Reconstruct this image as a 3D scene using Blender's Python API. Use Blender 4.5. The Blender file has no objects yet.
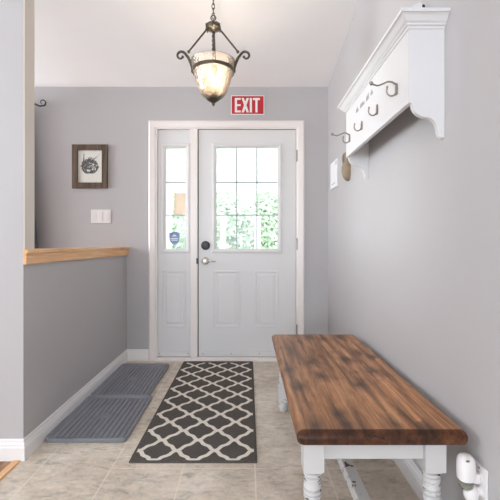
import bpy, bmesh, math, random
from mathutils import Vector, Matrix
random.seed(7)
C = bpy.context.scene.collection
PI = math.pi
F = 380.0; HZ = 1.03                       # focal length in pixels of a 500 px frame, eye height

# ------------------------------------------------------------------ materials
def new_mat(name):
    m = bpy.data.materials.new(name); m.use_nodes = True
    nt = m.node_tree; b = nt.nodes['Principled BSDF']
    return m, nt, b
def N(nt, t, **kw):
    n = nt.nodes.new(t)
    for k, v in kw.items():
        if k in n.inputs.keys(): n.inputs[k].default_value = v
        else: setattr(n, k, v)
    return n
def L(nt, a, b): nt.links.new(a, b)
def coords(nt, scale=(1,1,1), rot=(0,0,0), which='Object'):
    tc = N(nt, 'ShaderNodeTexCoord'); mp = N(nt, 'ShaderNodeMapping')
    mp.inputs['Scale'].default_value = scale; mp.inputs['Rotation'].default_value = rot
    L(nt, tc.outputs[which], mp.inputs['Vector']); return mp.outputs[0]
def ramp(nt, fac, stops, interp='LINEAR'):
    r = N(nt, 'ShaderNodeValToRGB'); r.color_ramp.interpolation = interp
    e = r.color_ramp.elements
    while len(e) < len(stops): e.new(0.5)
    for el, (p, c) in zip(e, stops): el.position = p; el.color = (*c, 1) if len(c) == 3 else c
    L(nt, fac, r.inputs[0]); return r.outputs[0]
def mixc(nt, fac, a, b, mode='MIX'):
    m = N(nt, 'ShaderNodeMix'); m.data_type = 'RGBA'; m.blend_type = mode
    for i, v in ((0, fac), (6, a), (7, b)):
        if isinstance(v, (int, float)): m.inputs[i].default_value = v
        elif isinstance(v, tuple): m.inputs[i].default_value = (*v, 1)
        else: L(nt, v, m.inputs[i])
    return m.outputs[2]
def math_(nt, op, a, b=None, c=None):
    m = N(nt, 'ShaderNodeMath'); m.operation = op
    for i, v in enumerate((a, b, c)):
        if v is None: continue
        if isinstance(v, (int, float)): m.inputs[i].default_value = v
        else: L(nt, v, m.inputs[i])
    return m.outputs[0]
def bump(nt, b, h, strength=.2, dist=.002):
    bp = N(nt, 'ShaderNodeBump'); bp.inputs['Strength'].default_value = strength; bp.inputs['Distance'].default_value = dist
    L(nt, h, bp.inputs['Height']); L(nt, bp.outputs[0], b.inputs['Normal'])
def paint(name, col, rough=.5, var=.04, scale=3, bumpy=.05, metal=0, bscale=180):
    m, nt, b = new_mat(name)
    b.inputs['Roughness'].default_value = rough; b.inputs['Metallic'].default_value = metal
    v = coords(nt); n = N(nt, 'ShaderNodeTexNoise', Scale=scale, Detail=4.0); L(nt, v, n.inputs['Vector'])
    c0 = tuple(x*(1-var) for x in col); c1 = tuple(min(1, x*(1+var)) for x in col)
    L(nt, ramp(nt, n.outputs[0], [(.3, c0), (.7, c1)]), b.inputs['Base Color'])
    if bumpy:
        n2 = N(nt, 'ShaderNodeTexNoise', Scale=bscale, Detail=2.0); L(nt, v, n2.inputs['Vector'])
        bump(nt, b, n2.outputs[0], bumpy, .002)
    return m
M = {}
M['wall'] = paint('wall paint grey', (.480, .464, .470), .55, .015, 1.5, .12)
M['ceiling'] = paint('ceiling white', (.88, .86, .855), .8, .015, 2, .1)
M['trim'] = paint('trim white', (.84, .785, .76), .35, .01)
M['cream'] = paint('lit column side', (.66, .60, .54), .5, .02)  # warm light on the column's side face, put into the colour
M['base'] = paint('baseboard white', (.83, .82, .82), .35, .01)
M['door'] = paint('door white', (.72, .715, .715), .38, .01)
M['shelfw'] = paint('shelf white', (.72, .715, .725), .42, .015)
M['plastic'] = paint('white plastic', (.82, .79, .79), .3, .005, bumpy=0)
M['iron'] = paint('black iron', (.025, .025, .03), .4, .2, 20, 0, .6)
M['bronze'] = paint('bronze', (.10, .085, .065), .35, .25, 30, .05, .75)
M['nickel'] = paint('nickel', (.55, .52, .48), .25, .05, 20, 0, .95)
M['hingem'] = paint('hinge steel', (.34, .33, .32), .35, .05, 20, 0, .8)
M['hookm'] = paint('aged pewter', (.30, .265, .22), .35, .2, 40, 0, .8)
M['dark'] = paint('dark bronze lock', (.045, .045, .05), .35, .1, 20, 0, .4)
M['red'] = paint('sign red', (.52, .008, .02), .4, .03, 5, 0)
M['signw'] = paint('sign white', (.88, .86, .85), .4, .01, 5, 0)
M['bluestk'] = paint('sticker blue', (.18, .28, .52), .4, .03, 5, 0)
M['curtain'] = paint('curtain grey', (.07, .08, .085), .9, .1, 6, .1)
M['paper'] = paint('print paper', (.74, .74, .68), .6, .03, 8, 0)
M['ink'] = paint('ink', (.10, .10, .10), .7, .2, 60, 0)
M['inklight'] = paint('grey lettering', (.38, .37, .37), .6, .1, 60, 0)
M['white'] = paint('notice white', (.86, .87, .89), .4, .01, 5, 0)
M['clog'] = paint('bare pale wood', (.27, .20, .13), .55, .15, 25, .1)
M['porch'] = paint('porch white', (.85, .85, .85), .6, .01, 5, 0)
M['tan'] = paint('tan board', (.48, .28, .15), .6, .15, 20, 0)
M['lawn'] = paint('lawn', (.25, .38, .16), .9, .2, 6, .2)
M['bark'] = paint('bark', (.2, .15, .1), .9, .2, 20, .2)
M['leaf'] = paint('leaf', (.50, .60, .46), .7, .25, 4, 0)
M['socket'] = paint('candle sleeve', (.45, .36, .26), .5, .05, 5, 0)
M['screw'] = paint('screw head', (.3, .3, .3), .4, .1, 5, 0, .8)
M['gap'] = paint('weatherstrip', (.12, .11, .10), .8, .1, 5, 0)
M['grille'] = paint('grille bars', (.47, .49, .51), .4, .02, 5, 0)

def mk_floor():
    m, nt, b = new_mat('stone look tile')
    v = coords(nt)
    n1 = N(nt, 'ShaderNodeTexNoise', Scale=3.2, Detail=7.0, Roughness=.62, Distortion=.6); L(nt, v, n1.inputs['Vector'])
    n2 = N(nt, 'ShaderNodeTexNoise', Scale=12.0, Detail=8.0, Roughness=.7, Distortion=1.0); L(nt, coords(nt, (1, 2.2, 1)), n2.inputs['Vector'])
    n3 = N(nt, 'ShaderNodeTexNoise', Scale=60.0, Detail=3.0); L(nt, v, n3.inputs['Vector'])
    c = ramp(nt, n1.outputs[0], [(.3, (.56, .475, .395)), (.5, (.72, .63, .53)), (.68, (.84, .76, .67))])
    d = ramp(nt, n2.outputs[0], [(.33, (.46, .47, .45)), (.46, (.86, .86, .84)), (.65, (1.08, 1.06, 1.04))])
    c = mixc(nt, .8, c, d, 'MULTIPLY')
    e = ramp(nt, n3.outputs[0], [(.3, (.85, .85, .85)), (.7, (1.05, 1.05, 1.05))])
    c = mixc(nt, .6, c, e, 'MULTIPLY')
    sx = N(nt, 'ShaderNodeSeparateXYZ'); L(nt, v, sx.inputs[0])
    def line(out, off, per, w):
        t = math_(nt, 'FRACT', math_(nt, 'DIVIDE', math_(nt, 'SUBTRACT', out, off), per))
        t = math_(nt, 'ABSOLUTE', math_(nt, 'SUBTRACT', t, .5))
        return math_(nt, 'GREATER_THAN', t, .5 - w/per/2)
    gx = line(sx.outputs[0], .0325, .33, .006); gy = line(math_(nt, 'ADD', sx.outputs[1], math_(nt, 'MULTIPLY', math_(nt, 'LESS_THAN', sx.outputs[0], -.63), .33)), 1.745, .66, .006)
    g = math_(nt, 'MAXIMUM', gx, gy)
    c = mixc(nt, math_(nt, 'MULTIPLY', g, .6), c, (.86, .75, .63))
    L(nt, c, b.inputs['Base Color'])
    b.inputs['Roughness'].default_value = .5
    h = math_(nt, 'SUBTRACT', n2.outputs[0], math_(nt, 'MULTIPLY', g, .6)); bump(nt, b, h, .25, .003)
    return m
M['tile'] = mk_floor()

def mk_wood(name, cols, axis=1, knots=True, rough=.42, coat=.08, plank=.12, sc=1.0):
    m, nt, b = new_mat(name)
    s = [15*sc, 15*sc, 15*sc]; s[axis] = .9*sc
    v = coords(nt, tuple(s))
    n1 = N(nt, 'ShaderNodeTexNoise', Scale=2.2, Detail=8.0, Roughness=.6, Distortion=.5); L(nt, v, n1.inputs['Vector'])
    s2 = [60*sc]*3; s2[axis] = 2.0*sc
    n2 = N(nt, 'ShaderNodeTexNoise', Scale=2.0, Detail=4.0, Roughness=.6); L(nt, coords(nt, tuple(s2)), n2.inputs['Vector'])
    c = ramp(nt, n1.outputs[0], [(.28, cols[0]), (.46, cols[1]), (.6, cols[2]), (.78, cols[3])])
    d = ramp(nt, n2.outputs[0], [(.3, (.72, .69, .66)), (.65, (1.1, 1.1, 1.1))])
    c = mixc(nt, .75, c, d, 'MULTIPLY')
    o = coords(nt); sx = N(nt, 'ShaderNodeSeparateXYZ'); L(nt, o, sx.inputs[0])
    if plank:
        ax = 0 if axis != 0 else 1
        t = math_(nt, 'DIVIDE', math_(nt, 'ADD', sx.outputs[ax], 5.03), plank)
        fl = math_(nt, 'FLOOR', t); fr = math_(nt, 'FRACT', t)
        wn = N(nt, 'ShaderNodeTexWhiteNoise'); wn.noise_dimensions = '1D'; L(nt, fl, wn.inputs['W'])
        pv = ramp(nt, wn.outputs['Value'], [(0, (.78, .76, .74)), (1, (1.2, 1.17, 1.12))])
        c = mixc(nt, .8, c, pv, 'MULTIPLY')
        ed = math_(nt, 'GREATER_THAN', math_(nt, 'ABSOLUTE', math_(nt, 'SUBTRACT', fr, .5)), .488)
        c = mixc(nt, math_(nt, 'MULTIPLY', ed, .55), c, (.05, .025, .015))
    if knots:
        sl = [16]*3; sl[axis] = 3.5
        nl = N(nt, 'ShaderNodeTexNoise', Scale=1.0, Detail=6.0, Roughness=.7, Distortion=2.2); L(nt, coords(nt, tuple(sl)), nl.inputs['Vector'])
        c = mixc(nt, .85, c, ramp(nt, nl.outputs[0], [(.30, (.30, .26, .24)), (.42, (.85, .84, .83)), (.62, (1.12, 1.1, 1.08))]), 'MULTIPLY')
        flat = [11.0, 11.0, 0.0]; flat[axis] = 5.5
        nz = N(nt, 'ShaderNodeTexNoise', Scale=1.6, Detail=4.0); L(nt, coords(nt, tuple(flat)), nz.inputs['Vector'])
        vm = N(nt, 'ShaderNodeVectorMath'); vm.operation = 'MULTIPLY_ADD'
        L(nt, nz.outputs['Color'], vm.inputs[0]); vm.inputs[1].default_value = (.7, .7, 0); L(nt, coords(nt, tuple(flat)), vm.inputs[2])
        vo = N(nt, 'ShaderNodeTexVoronoi', Scale=.75); vo.voronoi_dimensions = '2D'; L(nt, vm.outputs[0], vo.inputs['Vector'])
        sc3 = N(nt, 'ShaderNodeSeparateColor'); L(nt, vo.outputs['Color'], sc3.inputs[0])
        pick = math_(nt, 'GREATER_THAN', sc3.outputs[0], .35)
        k = math_(nt, 'MULTIPLY', pick, ramp(nt, vo.outputs['Distance'], [(.05, (1, 1, 1)), (.16, (.65, .65, .65)), (.42, (0, 0, 0))]))
        c = mixc(nt, math_(nt, 'MULTIPLY', k, .85), c, cols[0], 'MIX')
        se = N(nt, 'ShaderNodeSeparateXYZ'); L(nt, coords(nt), se.inputs[0])     # end grain takes the stain darker
        ed = math_(nt, 'GREATER_THAN', math_(nt, 'ABSOLUTE', se.outputs[axis]), .611)
        c = mixc(nt, math_(nt, 'MULTIPLY', ed, .92), c, (.20, .13, .09), 'MULTIPLY')
    L(nt, c, b.inputs['Base Color']); b.inputs['Roughness'].default_value = rough
    b.inputs['Specular IOR Level'].default_value = .3
    b.inputs['Coat Weight'].default_value = coat; b.inputs['Coat Roughness'].default_value = .28
    bump(nt, b, n2.outputs[0], .12, .002)
    return m
M['benchtop'] = mk_wood('stained pine', [(.05, .025, .014), (.31, .145, .066), (.50, .25, .12), (.64, .37, .20)])
M['oak'] = mk_wood('honey oak', [(.62, .33, .15), (.80, .46, .22), (.86, .53, .28), (.90, .60, .36)], knots=False, plank=None, rough=.4)
M['frame'] = mk_wood('rustic frame wood', [(.05, .036, .027), (.11, .075, .052), (.16, .11, .08), (.24, .17, .12)], axis=2, knots=False, plank=None, rough=.7, coat=0, sc=2)
M['woodfloor'] = mk_wood('wood floor', [(.20, .10, .05), (.34, .18, .09), (.45, .26, .14), (.5, .3, .17)], knots=False, plank=.09)

def mk_distressed():
    m, nt, b = new_mat('distressed white paint')
    v = coords(nt, (1, 1, 2.2)); n = N(nt, 'ShaderNodeTexNoise', Scale=26.0, Detail=6.0, Roughness=.6); L(nt, v, n.inputs['Vector'])
    f = ramp(nt, n.outputs[0], [(.595, (0, 0, 0)), (.62, (1, 1, 1))])
    sz = N(nt, 'ShaderNodeSeparateXYZ'); L(nt, coords(nt), sz.inputs[0])
    f = math_(nt, 'MULTIPLY', f, math_(nt, 'LESS_THAN', sz.outputs[2], .318))
    geo = N(nt, 'ShaderNodeNewGeometry')
    c = mixc(nt, f, (.60, .59, .585), (.07, .05, .04)); L(nt, c, b.inputs['Base Color'])
    b.inputs['Roughness'].default_value = .5; bump(nt, b, n.outputs[0], .15, .003)
    return m
M['distress'] = mk_distressed()

def mk_rug():                                    # object coordinates start at the rug's near left corner
    m, nt, b = new_mat('trellis rug')
    o = coords(nt); sx = N(nt, 'ShaderNodeSeparateXYZ'); L(nt, o, sx.inputs[0])
    u = math_(nt, 'DIVIDE', math_(nt, 'SUBTRACT', sx.outputs[0], .020), .188)
    v = math_(nt, 'DIVIDE', math_(nt, 'ADD', sx.outputs[1], -.094), .2013)
    # ogee: a cell is centred at u = k+.5 for integer v
    a = math_(nt, 'ADD', u, v); d = math_(nt, 'SUBTRACT', u, v)
    wob = lambda p, q: math_(nt, 'ADD', p, math_(nt, 'MULTIPLY', math_(nt, 'SINE', math_(nt, 'MULTIPLY', q, 4*PI)), -.026))
    def dist(x):
        t = math_(nt, 'FRACT', math_(nt, 'ADD', x, 10.5))
        return math_(nt, 'ABSOLUTE', math_(nt, 'SUBTRACT', t, .5))
    d1 = dist(wob(a, d)); d2 = dist(wob(d, a))
    mn = math_(nt, 'MINIMUM', d1, d2)
    nz = N(nt, 'ShaderNodeTexNoise', Scale=220.0, Detail=2.0); L(nt, o, nz.inputs['Vector'])
    mn = math_(nt, 'ADD', mn, math_(nt, 'MULTIPLY', math_(nt, 'SUBTRACT', nz.outputs[0], .5), .04))
    ln = math_(nt, 'LESS_THAN', mn, .083)
    inx = math_(nt, 'MULTIPLY', math_(nt, 'GREATER_THAN', u, -.03), math_(nt, 'LESS_THAN', u, 3.03))
    iny = math_(nt, 'MULTIPLY', math_(nt, 'GREATER_THAN', v, -.41), math_(nt, 'LESS_THAN', v, 6.9))
    ln = math_(nt, 'MULTIPLY', ln, math_(nt, 'MULTIPLY', inx, iny))
    fu = math_(nt, 'ABSOLUTE', math_(nt, 'SUBTRACT', math_(nt, 'FRACT', math_(nt, 'ADD', u, 10)), .5))
    seg = math_(nt, 'MULTIPLY', math_(nt, 'LESS_THAN', fu, .13), math_(nt, 'LESS_THAN', math_(nt, 'ABSOLUTE', math_(nt, 'ADD', v, .385)), .038))
    ln = math_(nt, 'MAXIMUM', ln, math_(nt, 'MULTIPLY', seg, inx))
    n2 = N(nt, 'ShaderNodeTexNoise', Scale=320.0, Detail=3.0, Roughness=.8); L(nt, o, n2.inputs['Vector'])
    dk = ramp(nt, n2.outputs[0], [(.35, (.03, .025, .021)), (.52, (.085, .074, .064)), (.66, (.24, .21, .185))])
    lt = ramp(nt, n2.outputs[0], [(.3, (.66, .60, .52)), (.7, (.92, .86, .78))])
    L(nt, mixc(nt, ln, dk, lt), b.inputs['Base Color']); b.inputs['Roughness'].default_value = .95
    bump(nt, b, n2.outputs[0], .6, .004)
    return m
M['rug'] = mk_rug()
M['tray'] = paint('grey rubber', (.225, .235, .26), .38, .05, 12, .1)
M['shoe'] = M['tray']

def mk_glass():
    m, nt, b = new_mat('window glass'); nt.nodes.remove(b)
    out = nt.nodes['Material Output']
    t = N(nt, 'ShaderNodeBsdfTransparent'); t.inputs[0].default_value = (.97, .98, .97, 1)
    g = N(nt, 'ShaderNodeBsdfGlossy'); g.inputs['Roughness'].default_value = .03
    fr = N(nt, 'ShaderNodeFresnel', IOR=1.45); mx = N(nt, 'ShaderNodeMixShader')
    L(nt, fr.outputs[0], mx.inputs[0]); L(nt, t.outputs[0], mx.inputs[1]); L(nt, g.outputs[0], mx.inputs[2])
    L(nt, mx.outputs[0], out.inputs[0]); return m
M['glass'] = mk_glass()
def mk_shade():
    m, nt, b = new_mat('seeded glass shade'); nt.nodes.remove(b)
    out = nt.nodes['Material Output']
    v = coords(nt); n = N(nt, 'ShaderNodeTexVoronoi', Scale=70.0); L(nt, v, n.inputs['Vector'])
    bp = N(nt, 'ShaderNodeBump', Strength=.5, Distance=.003); L(nt, n.outputs[0], bp.inputs['Height'])
    t = N(nt, 'ShaderNodeBsdfTransparent'); t.inputs[0].default_value = (1, .97, .93, 1)
    tr = N(nt, 'ShaderNodeBsdfTranslucent'); tr.inputs[0].default_value = (1, .84, .68, 1)
    df = N(nt, 'ShaderNodeBsdfDiffuse'); df.inputs[0].default_value = (.85, .80, .74, 1)
    g = N(nt, 'ShaderNodeBsdfGlossy'); g.inputs['Roughness'].default_value = .15
    for x in (tr, df, g): L(nt, bp.outputs[0], x.inputs['Normal'])
    a = N(nt, 'ShaderNodeMixShader'); a.inputs[0].default_value = .35; L(nt, tr.outputs[0], a.inputs[1]); L(nt, df.outputs[0], a.inputs[2])
    c = N(nt, 'ShaderNodeMixShader'); c.inputs[0].default_value = .13; L(nt, t.outputs[0], c.inputs[1]); L(nt, a.outputs[0], c.inputs[2])
    fr = N(nt, 'ShaderNodeFresnel', IOR=1.4); L(nt, bp.outputs[0], fr.inputs['Normal'])
    e = N(nt, 'ShaderNodeMixShader'); L(nt, fr.outputs[0], e.inputs[0]); L(nt, c.outputs[0], e.inputs[1]); L(nt, g.outputs[0], e.inputs[2])
    L(nt, e.outputs[0], out.inputs[0]); return m
M['shade'] = mk_shade()
def mk_emit(name, col, s):
    m, nt, b = new_mat(name); b.inputs['Base Color'].default_value = (*col, 1)
    b.inputs['Emission Color'].default_value = (*col, 1); b.inputs['Emission Strength'].default_value = s; return m
M['bulb'] = mk_emit('lit bulb', (1, .80, .55), 18)
def mk_clear():
    m, nt, b = new_mat('clear plastic'); b.inputs['Base Color'].default_value = (.50, .50, .42, 1)
    b.inputs['Roughness'].default_value = .12; b.inputs['Transmission Weight'].default_value = .7; b.inputs['IOR'].default_value = 1.4
    return m
M['clear'] = mk_clear()

# ------------------------------------------------------------------ mesh helpers (all in world coordinates)
def BM(): return bmesh.new()
def box(bm, x0, x1, y0, y1, z0, z1):
    vs = [bm.verts.new((x, y, z)) for x in (x0, x1) for y in (y0, y1) for z in (z0, z1)]
    for f in ((0,1,3,2), (4,6,7,5), (0,4,5,1), (2,3,7,6), (0,2,6,4), (1,5,7,3)): bm.faces.new([vs[i] for i in f])
    return vs
def loft(bm, rings, cap=True, closed=True):
    rv = [[bm.verts.new(p) for p in r] for r in rings]; n = len(rv[0])
    for a, b in zip(rv, rv[1:]):
        for i in range(n if closed else n-1):
            j = (i+1) % n; bm.faces.new((a[i], a[j], b[j], b[i]))
    if cap and closed:
        bm.faces.new(rv[0][::-1]); bm.faces.new(rv[-1])
    return rv
def lathe(bm, prof, cx, cy, seg=24, cap=True, axis='z', cz=0):
    rings = []
    for r, h in prof:
        ring = []
        for k in range(seg):
            a = 2*PI*k/seg; p, q = r*math.cos(a), r*math.sin(a)
            if axis == 'z': ring.append((cx+p, cy+q, h))
            elif axis == 'y': ring.append((cx+p, h, cz+q))
            else: ring.append((h, cy+p, cz+q))
        rings.append(ring)
    loft(bm, rings, cap)
def tube(bm, pts, r, seg=8, closed=False):
    pts = [Vector(p) for p in pts]; n = len(pts); rings = []
    up = None
    for i, p in enumerate(pts):
        if closed: t = (pts[(i+1) % n] - pts[i-1]).normalized()
        else: t = (pts[min(i+1, n-1)] - pts[max(i-1, 0)]).normalized()
        if up is None:
            up = Vector((0, 0, 1)) if abs(t.z) < .9 else Vector((1, 0, 0))
        s = t.cross(up); s.normalize(); up = s.cross(t).normalized()
        rr = r[i] if isinstance(r, (list, tuple)) else r
        rings.append([p + (s*math.cos(2*PI*k/seg) + up*math.sin(2*PI*k/seg))*rr for k in range(seg)])
    if closed: rings.append(rings[0])
    if closed:
        rv = [[bm.verts.new(p) for p in rg] for rg in rings[:-1]]
        for i in range(n):
            a, b = rv[i], rv[(i+1) % n]
            for k in range(seg): bm.faces.new((a[k], a[(k+1) % seg], b[(k+1) % seg], b[k]))
    else: loft(bm, rings)
def prism(bm, poly, axis, h0, h1):
    """poly of 2D points in the plane across axis: x->(y,z), y->(x,z), z->(x,y)"""
    def P(p, h): return {'x': (h, p[0], p[1]), 'y': (p[0], h, p[1]), 'z': (p[0], p[1], h)}[axis]
    loft(bm, [[P(p, h0) for p in poly], [P(p, h1) for p in poly]])
def sphere(bm, c, r, sc=(1, 1, 1), u=16, v=10):
    bmesh.ops.create_uvsphere(bm, u_segments=u, v_segments=v, radius=r,
        matrix=Matrix.Translation(c) @ Matrix.Diagonal((*sc, 1)))
def origin(o):
    v = Vector((0, 0, 0))
    while o is not None: v += o.location; o = o.parent
    return v
def obj(name, bm, mat, parent=None, smooth=False, bevel=0, seg=2, loc=None, angle=40):
    bmesh.ops.recalc_face_normals(bm, faces=bm.faces)
    off = origin(parent) if parent is not None else Vector((0, 0, 0))
    if loc is not None: off = Vector(loc)
    for v in bm.verts: v.co -= off
    me = bpy.data.meshes.new(name); bm.to_mesh(me); bm.free()
    me.materials.append(mat)
    o = bpy.data.objects.new(name, me); C.objects.link(o)
    if parent is not None:
        o.parent = parent
        o.location = (off - origin(parent))
    elif loc is not None: o.location = loc
    if smooth:
        for p in me.polygons: p.use_smooth = True
        if angle: me.set_sharp_from_angle(angle=math.radians(angle))
    if bevel:
        md = o.modifiers.new('bevel', 'BEVEL'); md.width = bevel; md.segments = seg; md.limit_method = 'ANGLE'; md.angle_limit = math.radians(35)
        for p in me.polygons: p.use_smooth = True
        md.harden_normals = True
    return o
def thing(name, label, cat, loc, group=None):
    o = bpy.data.objects.new(name, None); C.objects.link(o); o.location = loc; o.empty_display_size = .05
    return tag(o, label, cat, group)
def tag(o, label, cat, group=None):
    o['label'] = label; o['category'] = cat
    if group: o['group'] = group
    return o
def struct(o): o['kind'] = 'structure'; return o

# ------------------------------------------------------------------ the room
YB = 3.36; XR = .708; XL = -1.073; YC0, YC1 = 1.815, 1.90
XF, YR = -4.2, -3.6                                     # far left wall, rear wall
CZ0, CS = 2.419, .178                                   # ceiling height at the back wall and its slope
cz = lambda y: CZ0 + CS*(YB - y)
bm = BM(); box(bm, XL-.005, XR+.12, YR-.15, YB+.15, -.06, 0); struct(obj('floor', bm, M['tile']))
bm = BM(); box(bm, XF-.15, XL-.005, YR-.15, YB+.15, -.06, 0); struct(obj('floor_wood', bm, M['woodfloor']))
bm = BM(); loft(bm, [[(x, YR-.15, cz(YR-.15)), (x, YB+.15, cz(YB+.15)), (x, YB+.15, cz(YB)+.1), (x, YR-.15, cz(YR)+.15)] for x in (XF-.15, XR+.15)])
struct(obj('ceiling', bm, M['ceiling']))
def slopewall(bm, x0, x1, y0, y1, z0=0):               # wall whose top meets the sloping ceiling
    loft(bm, [[(x, y0, z0), (x, y1, z0), (x, y1, cz(y1)+.03), (x, y0, cz(y0)+.03)] for x in (x0, x1)])
bm = BM(); slopewall(bm, XR, XR+.12, YR-.15, YB+.15); struct(obj('wall_right', bm, M['wall']))
OX0, OX1, OZ = -.83, .46, 2.075
bm = BM(); slopewall(bm, XF-.15, OX0, YB, YB+.15); slopewall(bm, OX1, XR, YB, YB+.15); slopewall(bm, OX0, OX1, YB, YB+.15, OZ)
struct(obj('wall_back', bm, M['wall']))
bm = BM(); slopewall(bm, XF, XL, YC0, YC1); struct(obj('wall_left', bm, M['wall'], bevel=0))
bm = BM(); box(bm, XL-.11, XL, YC1, YB, 0, .985); struct(obj('wall_half', bm, M['wall']))
# side room wall with a window opening, rear wall with a window opening
bm = BM()
slopewall(bm, XF-.15, XF, YR-.15, -1.4); box(bm, XF-.15, XF, -1.4, 1.0, 0, 1.15); slopewall(bm, XF-.15, XF, -1.4, 1.0, 2.65)
slopewall(bm, XF-.15, XF, 1.0, 2.05); slopewall(bm, XF-.15, XF, 3.15, YB)
box(bm, XF-.15, XF, 2.05, 3.15, 0, .75); slopewall(bm, XF-.15, XF, 2.05, 3.15, 2.2)
struct(obj('wall_far_left', bm, M['wall']))
bm = BM()
slopewall(bm, XF, -3.2, YR-.15, YR); slopewall(bm, .3, XR, YR-.15, YR)
slopewall(bm, -3.2, .3, YR-.15, YR, 2.5); box(bm, -3.2, .3, YR-.15, YR, 0, .4)
struct(obj('wall_rear', bm, M['wall']))
# windows that bring the daylight; the left one is added as fill
bm = BM()
for (a, b, c, d) in ((2.05, 2.09, .75, 2.2), (3.11, 3.15, .75, 2.2), (2.09, 3.11, .75, .79), (2.09, 3.11, 2.16, 2.2), (2.58, 2.62, .79, 2.16)): box(bm, XF-.1, XF-.04, a, b, c, d)
struct(obj('window_2', bm, M['trim']))
bm = BM()
for (a, b, c, d) in ((-1.4, -1.36, 1.15, 2.65), (.96, 1.0, 1.15, 2.65), (-1.36, .96, 1.15, 1.19), (-1.36, .96, 2.61, 2.65), (-.22, -.18, 1.19, 2.61)): box(bm, XF-.1, XF-.04, a, b, c, d)
struct(obj('window_added', bm, M['trim']))  # frame of an unseen opening, added to brighten the right wall
bm = BM()
for (a, b, c, d) in ((-3.2, -3.15, .4, 2.5), (.25, .3, .4, 2.5), (-3.15, .25, .4, .45), (-3.15, .25, 2.45, 2.5), (-2.05, -2.0, .45, 2.45), (-.9, -.85, .45, 2.45)): box(bm, a, b, YR-.1, YR-.04, c, d)
struct(obj('window_3', bm, M['trim']))

# baseboards (stepped moulding), height .10
def base_prof(t=.014, h=.10): return [(0, 0), (t, 0), (t, h*.62), (t*.8, h*.68), (t*.8, h*.76), (t*.45, h*.84), (t*.4, h*.95), (t*.2, h), (0, h)]
def baseboard(name, p0, p1, nrm):
    bm = BM(); rings = []
    for p in (p0, p1): rings.append([(p[0]+nrm[0]*a, p[1]+nrm[1]*a, b) for a, b in base_prof()])
    loft(bm, rings); return struct(obj(name, bm, M['base']))
bm = BM(); loft(bm, [[(x+nx*a, y+ny*a, b) for a, b in base_prof()] for x, y, nx, ny in ((XF, YC0, 0, -1), (XL, YC0, 1, -1), (XL, YB, 1, 0))])
struct(obj('baseboard_left', bm, M['base']))
baseboard('baseboard_back_left', (XL, YB), (-.876, YB), (0, -1))
baseboard('baseboard_back_right', (.495, YB), (XR, YB), (0, -1))
baseboard('baseboard_right', (XR, YR), (XR, YB), (-1, 0))
# floor transition strip
bm = BM(); prism(bm, [(-1.115, 0), (-1.075, 0), (-1.08, .007), (-1.11, .007)], 'y', YR, YC0-.017); struct(obj('trim_1', bm, M['oak']))
bm = BM(); box(bm, XL, XL+.006, YC0+.001, YC1-.001, 1.004, cz(YC1)); struct(obj('lit_side_panel', bm, M['cream']))  # added panel, its cream colour imitates warm light on the column side
# oak ledge cap on the half wall : flat cap with a fascia below
bm = BM(); box(bm, XL-.14, XL+.024, YC1, YB, .985, 1.004); box(bm, XL, XL+.024, YC0-.004, YC1, .985, 1.004)
box(bm, XL, XL+.017, YC0-.004, YB, .932, .985)
box(bm, XL-.128, XL-.11, YC1, YB, .932, .985)
struct(obj('trim_2', bm, M['oak'], bevel=.003))

# ------------------------------------------------------------------ entrance door and sidelight
def casing_prof(): return [(0, 0), (.072, 0), (.072, .012), (.06, .02), (.018, .016), (.01, .01), (0, .01)]
bm = BM()
ox0, ox1, oz = -.876, .497, 2.118                       # outer edges of the casing
rings = []
for (x, z, dx, dz) in ((ox0, 0, 1, 0), (ox0, oz, 1, -1), (ox1, oz, -1, -1), (ox1, 0, -1, 0)):
    rings.append([(x+dx*(.072-a), YB-b, z+dz*(.072-a)) for a, b in casing_prof()])
loft(bm, rings); struct(obj('trim_3', bm, M['trim']))
bm = BM()                                                # jambs, mullion post, head and sill
box(bm, OX0, -.800, YB-.004, YB+.15, 0, OZ); box(bm, .430, OX1, YB-.004, YB+.15, 0, OZ)
box(bm, -.800, .430, YB-.004, YB+.15, 2.05, OZ); box(bm, -.510, -.446, YB-.006, YB+.15, .0, 2.05)
struct(obj('trim_4', bm, M['trim'], bevel=.003))
bm = BM(); prism(bm, [(YB-.03, 0), (YB-.03, .012), (YB+.004, .028), (YB+.15, .028), (YB+.15, 0)], 'x', -.800, .430)
struct(obj('trim_5', bm, M['trim']))
def ringbox(bm, x0, x1, z0, z1, w, y0, y1):
    box(bm, x0, x0+w, y0, y1, z0, z1); box(bm, x1-w, x1, y0, y1, z0, z1)
    box(bm, x0+w, x1-w, y0, y1, z0, z0+w); box(bm, x0+w, x1-w, y0, y1, z1-w, z1)
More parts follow.
